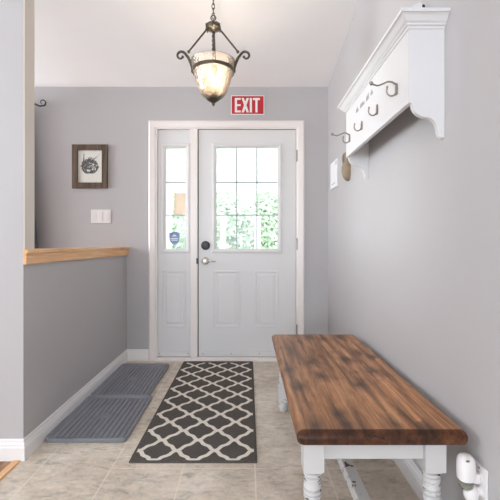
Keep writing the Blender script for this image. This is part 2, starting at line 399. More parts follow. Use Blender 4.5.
def leaf(name, x0, x1, z0, z1, gx0, gx1, gz0, gz1, panels, vbars, hbars):
    yf, yb = YB+.012, YB+.056
    bm = BM()
    box(bm, x0, gx0, yf, yb, z0, z1); box(bm, gx1, x1, yf, yb, z0, z1)
    box(bm, gx0, gx1, yf, yb, gz1, z1); box(bm, gx0, gx1, yf, yb, z0, gz0)
    d = struct(obj(name, bm, M['door'], bevel=0))
    bm = BM()                                            # raised glazing frame with a sloped inner lip
    w = .036
    rings = []
    prof = [(0, .0), (.004, .010), (.018, .012), (.034, .005), (.040, -.012), (.040, .0001)]
    for (x, z, dx, dz) in ((gx0-w, gz0-w, 1, 1), (gx0-w, gz1+w, 1, -1), (gx1+w, gz1+w, -1, -1), (gx1+w, gz0-w, -1, 1), (gx0-w, gz0-w, 1, 1)):
        rings.append([(x+dx*a, yf-b, z+dz*a) for a, b in prof])
    loft(bm, rings, cap=False); obj('glazing_frame', bm, M['door'], d)
    bm = BM(); box(bm, gx0+.001, gx1-.001, yf+.018, yf+.024, gz0+.001, gz1-.001); obj('glass_pane', bm, M['glass'], d)
    bm = BM()
    for x in vbars: box(bm, x-.006, x+.006, yf+.006, yf+.017, gz0, gz1)
    for z in hbars: box(bm, gx0, gx1, yf+.006, yf+.017, z-.006, z+.006)
    obj('grille', bm, M['grille'], d)
    for (a, b, c, e) in panels:
        bm = BM(); rings = []
        for (ins, dep) in ((0, .002), (.005, -.005), (.012, -.005), (.020, -.0012), (.034, -.0012), (.046, -.0045)):
            rings.append([(a+ins, yf+dep, c+ins), (b-ins, yf+dep, c+ins), (b-ins, yf+dep, e-ins), (a+ins, yf+dep, e-ins)])
        loft(bm, rings); obj('raised_panel', bm, M['door'], d)
    return d
vb = (1.03+62/113, 1.03+29/113)
door = leaf('door_1', -.437, .424, .034, 2.044, -.283, .265, .986, 1.888,
            [(-.306, -.068, .289, .795), (.058, .270, .289, .795)], (-.102, .079), vb)
side = leaf('window_1', -.797, -.513, .034, 2.047, -.735, -.549, .986, 1.888, [(-.764, -.554, .289, .795)], (), vb)
yf = YB+.012
bm = BM(); box(bm, -.437, .424, yf-.008, yf, .036, .075); obj('door_sweep', bm, M['door'], door, bevel=.002)
bm = BM(); box(bm, -.797, -.513, yf-.008, yf, .036, .075); obj('bottom_rail', bm, M['door'], side, bevel=.002)
for x in (-.40, -.15, .10, .36):
    bm = BM(); lathe(bm, [(.005, yf-.010), (.005, yf-.006)], x, 0, 10, axis='y', cz=.060); obj('screw', bm, M['screw'], door)
for x in (-.785, -.53):
    bm = BM(); lathe(bm, [(.005, yf-.010), (.005, yf-.006)], x, 0, 10, axis='y', cz=.060); obj('screw', bm, M['screw'], side)
bm = BM(); box(bm, -.446, -.437, yf+.006, yf+.03, .03, 2.05); box(bm, .424, .430, yf+.006, yf+.03, .03, 2.05); box(bm, -.446, .430, yf+.006, yf+.03, 2.044, 2.05)
obj('weatherstrip', bm, M['gap'], door)
bm = BM(); box(bm, -.78, -.53, YB-.0045, YB+.01, 2.047, 2.053); obj('weatherstrip', bm, M['gap'], side)
# deadbolt: dark rose with thumb-turn
bm = BM(); lathe(bm, [(.040, yf), (.040, yf-.006), (.034, yf-.013), (.018, yf-.016), (.006, yf-.016)], -.376, 0, 28, axis='y', cz=1.017)
db = obj('deadbolt', bm, M['dark'], door, smooth=True)
bm = BM(); box(bm, -.392, -.360, yf-.027, yf-.015, 1.011, 1.019); obj('thumb_turn', bm, M['dark'], db, bevel=.003)
# silver knob with rose and lever
kx, kz = -.378, .880
bm = BM(); lathe(bm, [(.033, yf), (.033, yf-.006), (.026, yf-.011), (.013, yf-.013), (.012, yf-.032), (.024, yf-.038), (.029, yf-.050), (.024, yf-.062), (.008, yf-.066)], kx, 0, 28, axis='y', cz=kz)
kb = obj('door_handle', bm, M['nickel'], door, smooth=True, angle=50)
bm = BM(); tube(bm, [(kx+.01, yf-.045, kz), (kx+.05, yf-.047, kz+.001), (kx+.075, yf-.045, kz-.003), (kx+.095, yf-.040, kz-.004)], [.008, .007, .006, .004], 10)
obj('lever', bm, M['nickel'], kb, smooth=True)
bm = BM(); box(bm, -.456, -.440, YB-.010, YB+.004, .855, .905); obj('strike_plate', bm, M['dark'], door, bevel=.002)
for z in (1.03+88/113, 1.03+0/113+.0, 1.03-86/113):
    bm = BM(); lathe(bm, [(.004, z-.052), (.0075, z-.048), (.0075, z+.048), (.004, z+.052)], .430, YB-.008, 12)
    box(bm, .424, .436, YB-.006, YB+.012, z-.045, z+.045)
    obj('hinge', bm, M['hingem'], door, smooth=True)

# sticker on the sidelight glass
sy = yf+.017
cx, cz_ = (174.5-248)/112, 1.03+(244-238)/112
bm = BM(); prism(bm, [(cx-.047, cz_+.045), (cx, cz_+.058), (cx+.047, cz_+.045), (cx+.044, cz_-.02), (cx+.028, cz_-.048), (cx, cz_-.060), (cx-.028, cz_-.048), (cx-.044, cz_-.02)], 'y', sy-.001, sy)
t = thing('security_sticker', 'blue shield-shaped sticker low on the narrow sidelight glass', 'sticker', (cx, sy, cz_-.06))
obj('shield', bm, M['bluestk'], t)
bm = BM(); box(bm, cx-.034, cx+.034, sy-.0025, sy-.0012, cz_-.010, cz_-.002); box(bm, cx-.030, cx+.030, sy-.0025, sy-.0012, cz_-.024, cz_-.018)
prism(bm, [(cx-.022, cz_+.012), (cx, cz_+.034), (cx+.022, cz_+.012), (cx+.012, cz_+.010), (cx, cz_+.020), (cx-.012, cz_+.010)], 'y', sy-.0025, sy-.0012)
obj('emblem', bm, M['signw'], t)

# ------------------------------------------------------------------ exit sign
sx0, sx1, sz0, sz1 = (231-248)/113, (264.3-248)/113, 1.03+(244-115)/113, 1.03+(244-95.7)/113
t = thing('exit_sign', 'red EXIT sign with white letters on the wall above the door', 'sign', ((sx0+sx1)/2, YB, sz0))
bm = BM(); box(bm, sx0, sx1, YB-.004, YB, sz0, sz1); obj('border', bm, M['signw'], t, bevel=.001)
bm = BM(); box(bm, sx0+.007, sx1-.007, YB-.0055, YB-.004, sz0+.007, sz1-.007); obj('panel', bm, M['red'], t)
def bar(bm, x0, z0, x1, z1, w, ya, yb):
    d = Vector((x1-x0, z1-z0)); n = Vector((-d.y, d.x)).normalized()*w/2
    prism(bm, [(x0-n.x, z0-n.y), (x1-n.x, z1-n.y), (x1+n.x, z1+n.y), (x0+n.x, z0+n.y)], 'y', ya, yb)
ya, yb = YB-.0072, YB-.0055
zl, zh = sz0+.020, sz1-.024; h = zh-zl; w = .0195
lx = sx0 + .034
letters = []
bm = BM(); box(bm, lx, lx+w, ya, yb, zl, zh)
for z in (zl, (zl+zh)/2-w*.4, zh-w*.85): box(bm, lx+w, lx+.052, ya, yb, z, z+w*.85)
letters.append(bm)
bm = BM(); x = lx+.059; prism(bm, [(x, zl), (x+w*1.1, zl), (x+.066, zh), (x+.066-w*1.1, zh)], 'y', ya, yb)
prism(bm, [(x+.066-w*1.1, zl), (x+.066, zl), (x+w*1.1, zh), (x, zh)], 'y', ya-.0004, yb-.0004); letters.append(bm)
bm = BM(); x = lx+.132; box(bm, x, x+w, ya, yb, zl, zh); letters.append(bm)
bm = BM(); x = lx+.160; box(bm, x, x+.062, ya, yb, zh-w*.9, zh); box(bm, x+.031-w/2, x+.031+w/2, ya, yb, zl, zh-w*.9); letters.append(bm)
for bm in letters: obj('letter', bm, M['signw'], t)

# ------------------------------------------------------------------ framed print
fx0, fx1, fz0, fz1 = (73-248)/113, (108.3-248)/113, 1.03+(244-188.5)/113, 1.03+(244-145)/113
t = thing('framed_print', 'brown wooden picture frame holding a black ink animal print', 'picture', ((fx0+fx1)/2, YB, fz0))
w = .050
for (a, b, c, d) in ((fx0, fx0+w, fz0, fz1), (fx1-w, fx1, fz0, fz1), (fx0+w, fx1-w, fz0, fz0+w), (fx0+w, fx1-w, fz1-w, fz1)):
    bm = BM(); box(bm, a, b, YB-.022, YB, c, d); obj('frame_rail', bm, M['frame'], t, bevel=.003)
bm = BM(); box(bm, fx0+w, fx1-w, YB-.008, YB-.002, fz0+w, fz1-w); pr = obj('print', bm, M['paper'], t)
# ink hare: ears, head, body built of small strokes
bm = BM(); rr = random.Random(3)
px = lambda u: fx0+w+(fx1-fx0-2*w)*u
pz = lambda v: fz0+w+(fz1-fz0-2*w)*v
def stroke(p, q, wd):
    bar(bm, px(p[0]), pz(p[1]), px(q[0]), pz(q[1]), wd, YB-.0092 - rr.random()*.0004, YB-.0081)
for k in range(300):
    a = rr.random()*2*PI; r = math.sqrt(rr.random())
    if .05 < r*math.cos(a) < .6 and abs(r*math.sin(a)) < .5 and rr.random() < .75: continue
    cx0, cz0 = .48+.36*r*math.cos(a), .50+.22*r*math.sin(a)
    if abs(cx0-.42) < .07 and cz0 < .40: continue
    an = a+PI/2+rr.uniform(-.5, .5)
    stroke((cx0, cz0), (cx0+.09*math.cos(an), cz0+.055*math.sin(an)), .005)
for k in range(36):
    a = rr.random()*2*PI; r = math.sqrt(rr.random())
    stroke((.5+.16*r*math.cos(a), .68+.10*r*math.sin(a)), (.5+.16*r*math.cos(a)+.05, .68+.10*r*math.sin(a)+.03), .0045)
for k in range(14):
    f = k/13
    stroke((.20+.05*f, .60+.26*f), (.26-.02*f, .66+.24*f), .004)
    stroke((.64+.26*f, .72+.16*f), (.70+.18*f, .74+.14*f), .003)
for k in range(16): stroke((.3+.02*k, .30+.004*k), (.36+.02*k, .29), .004)
obj('ink_drawing', bm, M['ink'], pr)

# ------------------------------------------------------------------ three gang switch plate
ax0, ax1, az0, az1 = (91.3-248)/113, (111.2-248)/113, 1.03+(244-223.2)/113, 1.03+(244-209.6)/113
t = thing('light_switch', 'white three-gang light switch plate below the framed print', 'light switch', ((ax0+ax1)/2, YB, az0))
bm = BM(); box(bm, ax0, ax1, YB-.006, YB, az0, az1); obj('switch_plate', bm, M['plastic'], t, bevel=.003)
for k in range(3):
    xm = ax0+(ax1-ax0)*(k+.5)/3
    bm = BM(); prism(bm, [(YB-.006, az0+.026), (YB-.0075, az0+.026), (YB-.0095, az1-.026), (YB-.006, az1-.026)], 'x', xm-.016, xm+.016)
    obj('rocker_switch', bm, M['plastic'], t, bevel=.001)

# ------------------------------------------------------------------ curtain rod and curtain
rz = 1.03+(244-104)/113*.97
ry = YB-.10
t = thing('curtain_rod', 'black iron curtain rod with a scroll finial beside the column', 'curtain rod', (-2.4, YB, rz))
bm = BM(); tube(bm, [(-3.5, ry, rz), (-1.86, ry, rz)], .009, 10); obj('rod', bm, M['iron'], t, smooth=True)
bm = BM(); sphere(bm, (-1.845, ry, rz), .018); 
x0 = -1.825; pts = [(x0, ry, rz), (x0+.02, ry, rz-.010), (x0+.040, ry, rz-.019), (x0+.065, ry, rz-.014)]
for k in range(14):
    a = -PI*.35 + k*PI*1.75/13; r = .031 - .0015*k
    pts.append((x0+.062+r*math.cos(a), ry, rz+.012+r*math.sin(a)))
tube(bm, pts, [.007]*4+[.0065-.0003*k for k in range(14)], 8); obj('finial', bm, M['iron'], t, smooth=True)
for x in (-3.35, -1.95):
    bm = BM(); tube(bm, [(x, YB, rz-.01), (x, ry, rz-.008)], .007, 8); lathe(bm, [(.022, YB-.006), (.022, YB)], x, 0, 14, axis='y', cz=rz-.01); obj('bracket', bm, M['iron'], t, smooth=True)
bm = BM(); ncol = 60; rows = 14; grid = []
for j in range(rows+1):
    f = j/rows; z = rz-.014-(rz-.014-.03)*f; row = []
    for i in range(ncol+1):
        g = i/ncol; x = -3.2 + 1.335*g + .22*(f-.25)*g
        row.append(bm.verts.new((x, YB-.100+.018*math.sin(g*PI*22)*(.6+.4*f), z)))
    grid.append(row)
for j in range(rows):
    for i in range(ncol): bm.faces.new((grid[j][i], grid[j][i+1], grid[j+1][i+1], grid[j+1][i]))
o = obj('curtain', bm, M['curtain'], None, smooth=True, loc=(-2.6, YB-.055, .03), angle=0)
md = o.modifiers.new('thick', 'SOLIDIFY'); md.thickness = .003
tag(o, 'dark grey curtain hanging from the iron rod behind the column', 'curtain')

# ------------------------------------------------------------------ pendant lamp
PX, PY = (213.3-248)/165.2, 2.30
pz_ = lambda y: 1.03+(244-y)/165.2
ctop = cz(PY)
t = thing('pendant_lamp', 'bronze pendant lamp with scroll arms and lit bell glass shade', 'lamp', (PX, PY, pz_(106)))
bm = BM(); lathe(bm, [(.06, ctop+.012), (.062, ctop-.004), (.05, ctop-.02), (.02, ctop-.03), (.006, ctop-.04)], PX, PY, 24); obj('canopy', bm, M['bronze'], t, smooth=True)
ringz = pz_(18)
z = ctop-.038; k = 0; bm = BM()
while z > ringz+.020:
    pts = []
    for i in range(14):
        a = 2*PI*i/14; u, v = .0085*math.cos(a), .0185*math.sin(a)
        pts.append((PX+(u if k % 2 else 0), PY+(0 if k % 2 else u), z-.0165+v))
    tube(bm, pts, .0026, 6, closed=True); z -= .0285; k += 1
obj('chain', bm, M['bronze'], t, smooth=True)
bm = BM(); tube(bm, [(PX+.015*math.cos(2*PI*i/20), PY, ringz+.015*math.sin(2*PI*i/20)) for i in range(20)], .0035, 8, closed=True); obj('hanging_ring', bm, M['bronze'], t, smooth=True)
bm = BM(); lathe(bm, [(.004, pz_(20)), (.010, pz_(22.5)), (.026, pz_(23.5)), (.040, pz_(25)), (.046, pz_(27)), (.043, pz_(29)), (.022, pz_(30.2)), (.008, pz_(31.5))], PX, PY, 28)
for k in range(6):
    a = k*PI/3+.5
    tube(bm, [(PX+.044*math.cos(a)+.0, PY+.044*math.sin(a), pz_(30.5)), (PX+.047*math.cos(a), PY+.047*math.sin(a), pz_(26)), (PX+.020*math.cos(a), PY+.020*math.sin(a), pz_(22.5))], .004, 6)
obj('hub', bm, M['bronze'], t, smooth=True)
bm = BM(); 
for ph in (0, PI):
    tube(bm, [(PX+.0045*math.cos(ph+i*.55), PY+.0045*math.sin(ph+i*.55), pz_(32)-(pz_(32)-pz_(92))*i/80) for i in range(81)], .0048, 6)
obj('twisted_stem', bm, M['bronze'], t, smooth=True)
RB = .122; zb = pz_(71.2)
for k in range(3):
    ang = (0, PI, -PI/2+.0)[k] if k < 2 else PI/2
    ca, sa = math.cos(ang), math.sin(ang)
    P = lambda r, z: (PX+r*ca, PY+r*sa, z)
    bm = BM(); tube(bm, [P(.040, pz_(29.5)), P(.148, pz_(51.5))], .0058, 8)
    lathe(bm, [(.0045, -1)], 0, 0, 3, cap=False) if False else None
    sphere(bm, P(.148, pz_(51.8)), .010, u=10, v=8)
    sphere(bm, P(.040, pz_(29.5)), .009, u=10, v=8)
    # scroll arm: from the band up and out, curling over
    pts = [P(RB+.002, zb-.008), P(RB+.004, zb+.02), P(RB+.014, zb+.05), P(RB+.028, zb+.080), P(RB+.043, zb+.100)]
    cxr, czr = RB+.074, zb+.092
    for i in range(18):
        a = PI*.80 - i*PI*1.65/17; r = .029-.0010*i
        pts.append(P(cxr+r*math.cos(a), czr+r*math.sin(a)))
    tube(bm, pts, [.010, .0098, .0095, .009, .0085]+[.0082-.00015*i for i in range(18)], 8)
    sphere(bm, pts[-1], .0085, u=10, v=8)
    obj('scroll_arm', bm, M['bronze'], t, smooth=True)
bm = BM(); lathe(bm, [(RB-.002, zb-.011), (RB+.005, zb-.011), (RB+.006, zb+.009), (RB-.001, zb+.009), (RB-.002, zb-.011)], PX, PY, 48, cap=False); obj('band', bm, M['bronze'], t, smooth=True)
prof = [(.030, pz_(99)), (.056, pz_(97.5)), (.072, pz_(94.5)), (.084, pz_(90)), (.096, pz_(84)), (.107, pz_(78)), (.114, pz_(74)), (.1195, zb), (.123, pz_(68.5)), (.127, pz_(65)), (.133, pz_(61.5))]
bm = BM(); lathe(bm, prof, PX, PY, 56, cap=False); o = obj('glass_shade', bm, M['shade'], t, smooth=True, angle=0)
md = o.modifiers.new('thick', 'SOLIDIFY'); md.thickness = .003; md.offset = 1
md = o.modifiers.new('sub', 'SUBSURF'); md.levels = 1; md.render_levels = 1
bm = BM(); lathe(bm, [(.010, pz_(94)), (.034, pz_(98.4)), (.040, pz_(99.6)), (.030, pz_(101)), (.016, pz_(102.3)), (.010, pz_(103.4)), (.011, pz_(104.3)), (.003, pz_(106.3))], PX, PY, 24); obj('finial', bm, M['bronze'], t, smooth=True, angle=50)
bm = BM(); lathe(bm, [(.006, pz_(86)), (.030, pz_(88)), (.046, pz_(90)), (.040, pz_(91.5)), (.016, pz_(93)), (.006, pz_(96))], PX, PY, 24); obj('socket_cluster', bm, M['socket'], t, smooth=True)
for k in range(3):
    a = PI*.5+k*2*PI/3+.5
    bx, by = PX+.033*math.cos(a), PY+.033*math.sin(a)
    bm = BM(); lathe(bm, [(.011, pz_(89)), (.011, pz_(84))], bx, by, 14); s = obj('candle_socket', bm, M['socket'], t, smooth=True)
    bm = BM(); lathe(bm, [(.006, pz_(84.2)), (.014, pz_(81.5)), (.016, pz_(79)), (.012, pz_(75.5)), (.005, pz_(72.5)), (.001, pz_(71))], bx, by, 14); obj('bulb', bm, M['bulb'], s, smooth=True)

# ------------------------------------------------------------------ coat shelf on the right wall
SX = .579; SY0, SY1 = 1.367, 2.243; ZT, ZC, ZBm = 1.855, 1.803, 1.540
t = thing('coat_shelf', 'white wall-mounted coat shelf with crown moulding and metal hooks', 'shelf', (XR, (SY0+SY1)/2, 1.41))
# crown moulding and top board in one part
bm = BM(); rings = []
prof = [(0, ZC), (.004, ZC), (.006, ZC+.008), (.012, ZC+.010), (.014, ZC+.016), (.020, ZC+.020), (.030, ZC+.034), (.034, ZC+.037), (.036, ZC+.039), (.042, ZC+.039), (.042, ZT), (0, ZT)]
for (x, y, dx, dy) in ((XR-.001, SY0, 0, -1), (SX, SY0, -1, -1), (SX, SY1, -1, 1), (XR-.001, SY1, 0, 1)):
    rings.append([(x+dx*a, y+dy*a, z) for a, z in prof])
loft(bm, rings); box(bm, SX, XR-.001, SY0, SY1, ZT-.018, ZT-.0005); obj('crown_top', bm, M['shelfw'], t)
bm = BM(); box(bm, SX, SX+.019, SY0+.019, SY1-.019, ZBm, ZC+.03); obj('front_board', bm, M['shelfw'], t, bevel=.002)
def bracket_poly():
    x0, x1 = SX, XR-.001
    pts = [(x0, ZC+.03), (x0, ZBm)]
    # convex ogee: steps in, S-curve down to a narrow toe on the wall side
    W = x1-x0
    for i in range(17):
        f = i/16
        if f < .5:
            g = f/.5; a = g*PI/2
            pts.append((x0+.012+W*.42*(1-math.cos(a))*1.0, ZBm-.004-.050*math.sin(a)))
        else:
            g = (f-.5)/.5; a = g*PI/2
            pts.append((x0+.012+W*.42+W*.30*math.sin(a), ZBm-.054-.052*(1-math.cos(a))))
    pts += [(x1-.018, 1.418), (x1-.010, 1.411), (x1, 1.411), (x1, ZC+.03)]
    return pts
for y in (SY0, SY1-.019):
    bm = BM(); prism(bm, bracket_poly(), 'y', y, y+.019); obj('bracket', bm, M['shelfw'], t)
bm = BM(); box(bm, SX+.019, XR-.001, SY0+.019, SY1-.019, ZC, ZC+.012); obj('shelf_board', bm, M['shelfw'], t)
hy = (2.16, 1.930, 1.700, 1.477)
def coat_hook(y, long_arm):
    zc = 1.630; bm = BM()
    prism(bm, [(y-.009, zc-.020), (y+.009, zc-.020), (y+.011, zc), (y+.008, zc+.020), (y, zc+.026), (y-.008, zc+.020), (y-.011, zc)], 'x', SX-.004, SX)
    # lower double curl: the U of the hook
    pts = [(SX-.004, y, zc+.010)]
    for i in range(15):
        a = PI*.0 - i*PI*1.12/14
        pts.append((SX-.022+.018*math.cos(a), y, zc-.006+.019*math.sin(a)))
    pts.append((pts[-1][0]+.001, y, zc+.010))
    tube(bm, pts, .0033, 8); sphere(bm, pts[-1], .0045, u=10, v=8)
    h = obj('coat_hook', bm, M['hookm'], t, smooth=True)
    if long_arm:
        bm = BM()
        tube(bm, [(SX-.004, y, zc+.020), (SX-.020, y, zc+.030), (SX-.036, y, zc+.031), (SX-.055, y, zc+.022), (SX-.075, y, zc+.015), (SX-.098, y, zc+.022)], [.004, .0038, .0035, .0033, .0033, .0033], 8)
        sphere(bm, (SX-.100, y, zc+.024), 0.008, u=12, v=8)
        obj('hat_arm', bm, M['hookm'], h, smooth=True)
for y, la in zip(hy, (True, False, False, True)): coat_hook(y, la)
# faint handwritten line of lettering, one mesh per word
rr = random.Random(5); yy = 2.03
for nl in (3, 5, 3, 2):
    bm = BM(); pts = []
    for _ in range(nl):
        hgt = rr.uniform(.012, .028); wdt = rr.uniform(.011, .018)
        pts += [(SX-.0008, yy, 1.728+rr.uniform(-.003, .003)), (SX-.0008, yy-wdt*.4, 1.728+hgt), (SX-.0008, yy-wdt*.7, 1.727)]
        yy -= wdt
    tube(bm, pts, .0013, 5); obj('word', bm, M['inklight'], t); yy -= .026
# small white ornament lying on top
oy, oxx = 1.50, .655
bm = BM(); prism(bm, [(.615, ZT), (.700, ZT), (.700, 1.945), (.684, 1.950), (.683, 1.974), (.674, 1.980), (.640, 1.958)], 'y', oy-.012, oy+.012)
t2 = thing('ornament', 'small white pointed ornament standing on top of the coat shelf', 'ornament', (oxx, oy, ZT))
obj('body', bm, M['shelfw'], t2, bevel=.003)
bm = BM(); sphere(bm, (.690, oy-.006, 1.962), .008, (.8, .8, 1.3), 10, 8); obj('knob', bm, M['dark'], t2, smooth=True)

# wooden clog hanging on the wall beyond the shelf
cy = 2.66
t = thing('wooden_clog', 'tan wooden clog hanging on the wall just beyond the coat shelf', 'clog', (XR, cy, 1.47))
bm = BM(); rings = []
for (z, wy, tx) in ((1.472, .014, .014), (1.480, .028, .028), (1.500, .040, .040), (1.530, .046, .048), (1.565, .044, .048), (1.60, .040, .040), (1.635, .040, .044), (1.658, .036, .042), (1.668, .026, .034)):
    rings.append([(XR-.001-max(0, tx*math.sin(PI*i/12))*1.05, cy+wy*math.cos(PI*i/12), z) for i in range(13)])
loft(bm, rings); obj('shoe_body', bm, M['clog'], t, smooth=True, angle=60)
bm = BM(); rings = []
for (z, wy, x) in ((1.588, .008, -.0425), (1.60, .018, -.0425), (1.625, .022, -.045), (1.645, .020, -.0455), (1.658, .010, -.0425)):
    rings.append([(XR+x+(.012 if k in (1, 2) else 0), cy+(-wy if k in (0, 1) else wy), z) for k in range(4)])
loft(bm, rings); obj('foot_opening', bm, M['ink'], t)
bm = BM(); tube(bm, [(XR-.012, cy-.02, 1.665), (XR-.004, cy, 1.715), (XR-.012, cy+.02, 1.665)], .002, 6); obj('hanging_cord', bm, M['ink'], t)

# white notice near the back corner
y0, y1, z0, z1 = 2.99, 3.22, 1.488, 1.705
t = thing('wall_notice', 'white wall notice near the back corner past the coat shelf', 'notice', (XR, (y0+y1)/2, z0))
bm = BM(); box(bm, XR-.010, XR, y0, y1, z0, z1); bd = obj('board', bm, M['white'], t, bevel=.002)
bm = BM(); 
box(bm, XR-.0115, XR-.0102, y0+.05, y0+.17, z0+.030, z0+.036)
obj('lettering', bm, M['inklight'], bd)
bm = BM(); box(bm, XR-.0115, XR-.0102, y0+.012, y0+.03, z1-.045, z1-.015); obj('lettering', bm, M['inklight'], bd)

# ------------------------------------------------------------------ bench
BX0, BX1, BY0, BY1, BT = .150, .674, 1.148, 2.415, .460
t = thing('bench', 'long wooden bench with stained pine top and distressed white turned legs', 'bench', ((BX0+BX1)/2, (BY0+BY1)/2, 0))
bm = BM(); rings = []
def rrect(x0, x1, y0, y1, r, n=6):
    p = []
    for (cx_, cy_, a0) in ((x1-r, y1-r, 0), (x0+r, y1-r, PI/2), (x0+r, y0+r, PI), (x1-r, y0+r, 3*PI/2)):
        for i in range(n+1):
            a = a0+PI/2*i/n; p.append((cx_+r*math.cos(a), cy_+r*math.sin(a)))
    return p
TH = .042
for i in range(13):
    if i < 9: a = PI/2*i/8; ins = .024*(1-math.sin(a)); z = BT-.022+.022*math.cos(a); 
    else: a = PI/2*(i-8)/4; ins = .008*(1-math.cos(a)); z = BT-.022-(TH-.022)*math.sin(a)
    if i == 0: ins = .024
    rings.append([(x, y, z) for x, y in rrect(BX0+ins, BX1-ins, BY0+ins, BY1-ins, max(.020-ins*.4, .008))])
loft(bm, rings); obj('bench_top', bm, M['benchtop'], t, smooth=True, angle=50)
lw = .064; LZ = BT-TH
legx = ((.173, .173+lw), (.552, .552+lw)); legy = ((1.180, 1.180+lw), (2.315, 2.315+lw))
for (a, b) in legx:
    for (c, d) in legy:
        if c > 2 and a < .3: a += .012; b += .012
        mx, my = (a+b)/2, (c+d)/2
        bm = BM(); box(bm, a, b, c, d, .312, LZ); bmesh.ops.bevel(bm, geom=[e for e in bm.edges if abs(e.verts[0].co.z-e.verts[1].co.z) < .001 and e.verts[0].co.z < .32], offset=.006, segments=2, affect='EDGES')
        r = .0285
        lathe(bm, [(r*.86, .316), (r*.76, .309), (r*.97, .306), (r*1.0, .302), (r*.97, .298), (r*.76, .295), (r*.97, .292), (r*.99, .287), (r*.93, .281), (r*.90, .274), (r*.94, .268), (r*1.0, .264), (r*1.0, .260), (r*.74, .256), (r*.74, .254), (r*.98, .251), (r*1.02, .247), (r*.98, .243), (r*.74, .240), (r*.74, .238), (r*.98, .235), (r*1.0, .230), (r*.93, .224), (r*.80, .215), (r*.80, .205), (r*.92, .192), (r*.86, .184), (r*.8, .176)], mx, my, 28)
        box(bm, a, b, c, d, .062, .178)
        lathe(bm, [(r*.8, .066), (r*.62, .056), (r*.66, .05), (r*.95, .038), (r*.98, .024), (r*.75, .006), (r*.6, 0)], mx, my, 24)
        obj('leg', bm, M['distress'], t, smooth=True, angle=35)
az = LZ-.065
for (x0, x1, y0, y1) in ((legx[0][1], legx[1][0], 1.196, 1.216), (legx[0][1], legx[1][0], 2.340, 2.360), (.188, .208, legy[0][1], legy[1][0]), (.580, .600, legy[0][1], legy[1][0])):
    bm = BM(); box(bm, x0, x1, y0, y1, az, LZ); obj('apron', bm, M['distress'], t, bevel=.002)
for y in (1.212, 2.347):
    bm = BM(); box(bm, legx[0][1]-.003, legx[1][0]+.003, y-.020, y+.020, .095, .140); obj('stretcher', bm, M['distress'], t, bevel=.003)
bm = BM(); box(bm, .384, .430, 1.232, 2.327, .095, .140); obj('stretcher', bm, M['distress'], t, bevel=.004)

# ------------------------------------------------------------------ boot trays
def tray(label, x0, x1, y0, y1, nr=13):
    t = thing('boot_tray', label, 'boot tray', ((x0+x1)/2, (y0+y1)/2, 0), 'ribbed boot trays along the half wall')
    bm = BM(); h = .024
    out = rrect(x0, x1, y0, y1, .025); inn = rrect(x0+.008, x1-.008, y0+.008, y1-.008, .020); inn2 = rrect(x0+.018, x1-.018, y0+.018, y1-.018, .016)
    loft(bm, [[(x, y, 0) for x, y in rrect(x0+.006, x1-.006, y0+.006, y1-.006, .022)], [(x, y, h-.003) for x, y in out], [(x, y, h) for x, y in rrect(x0+.002, x1-.002, y0+.002, y1-.002, .024)], [(x, y, h) for x, y in inn], [(x, y, .009) for x, y in inn2]])
    obj('tray_body', bm, M['tray'], t, smooth=True, angle=30)
    bm = BM(); W = x1-x0-.05; p = W/nr
    for k in range(nr):
        xc = x0+.025+p*(k+.5)
        prof = [(-p*.47, .009), (-p*.34, .0155), (p*.34, .0155), (p*.47, .009)]
        ya, yb = y0+.026, y1-.026
        loft(bm, [[(xc+a, ya, .009) for a, _ in prof], [(xc+a, ya+.012, b) for a, b in prof], [(xc+a, yb-.012, b) for a, b in prof], [(xc+a, yb, .009) for a, b in prof]])
    obj('ribs', bm, M['tray'], t)
    bm = BM(); bmesh.ops.create_cone(bm, cap_ends=True, segments=28, radius1=.036, radius2=.034, depth=.004, matrix=Matrix.Translation(((x0+x1)/2, (y0+y1)/2, .0138)) @ Matrix.Diagonal((1.3, .9, 1, 1)))
    obj('emblem', bm, M['tray'], t)
    return t
tray('grey ribbed boot tray on the tile, nearer the camera of the two', -1.0575, -.630, 1.962, 2.528)
tray('grey ribbed boot tray against the half wall, nearer the door of the two', -1.0575, -.658, 2.536, 3.205)

# ------------------------------------------------------------------ rug
RX0, RX1, RY0, RY1 = -.561, .043, 1.785, 3.312
bm = BM(); loft(bm, [[(x, y, z) for x, y in rrect(RX0+i, RX1-i, RY0+i, RY1-i, .006, 3)] for i, z in ((0, 0), (0, .006), (.003, .009))])
o = obj('rug', bm, M['rug'], None, loc=(RX0, RY0, 0))
tag(o, 'dark charcoal runner rug with a cream trellis pattern before the door', 'rug')

# ------------------------------------------------------------------ outlet, night light, plug
py0, py1, pz0, pz1 = 1.118, 1.190, .245, .361
t = thing('wall_outlet', 'white wall outlet plate low on the right wall by the bench', 'outlet', (XR, (py0+py1)/2, pz0))
bm = BM(); box(bm, XR-.006, XR, py0, py1, pz0, pz1); obj('plate', bm, M['plastic'], t, bevel=.003)
pm = (py0+py1)/2
for z in (.323, .283):
    bm = BM(); lathe(bm, [(.016, XR-.0085), (.017, XR-.006)], 0, pm, 20, axis='x', cz=z); obj('socket', bm, M['plastic'], t, smooth=True)
bm = BM(); lathe(bm, [(.003, XR-.0075), (.003, XR-.006)], 0, pm, 10, axis='x', cz=.350); obj('screw', bm, M['screw'], t)
t = thing('night_light', 'white plug-in night light with a clear lower lens in the outlet', 'night light', (XR-.03, pm, .29))
bx, by = .662, pm
bm = BM(); rings = []
for (z, rx, ry_) in ((.318, .0235, .0235), (.330, .0245, .0245), (.365, .0245, .0245), (.378, .023, .023), (.387, .018, .018), (.391, .009, .009)):
    rings.append([(bx+rx*math.copysign(abs(math.cos(a))**.75, math.cos(a)), by+ry_*math.copysign(abs(math.sin(a))**.75, math.sin(a)), z) for a in [2*PI*i/24 for i in range(24)]])
loft(bm, rings); obj('cover', bm, M['plastic'], t, smooth=True, angle=50)
bm = BM(); rings = []
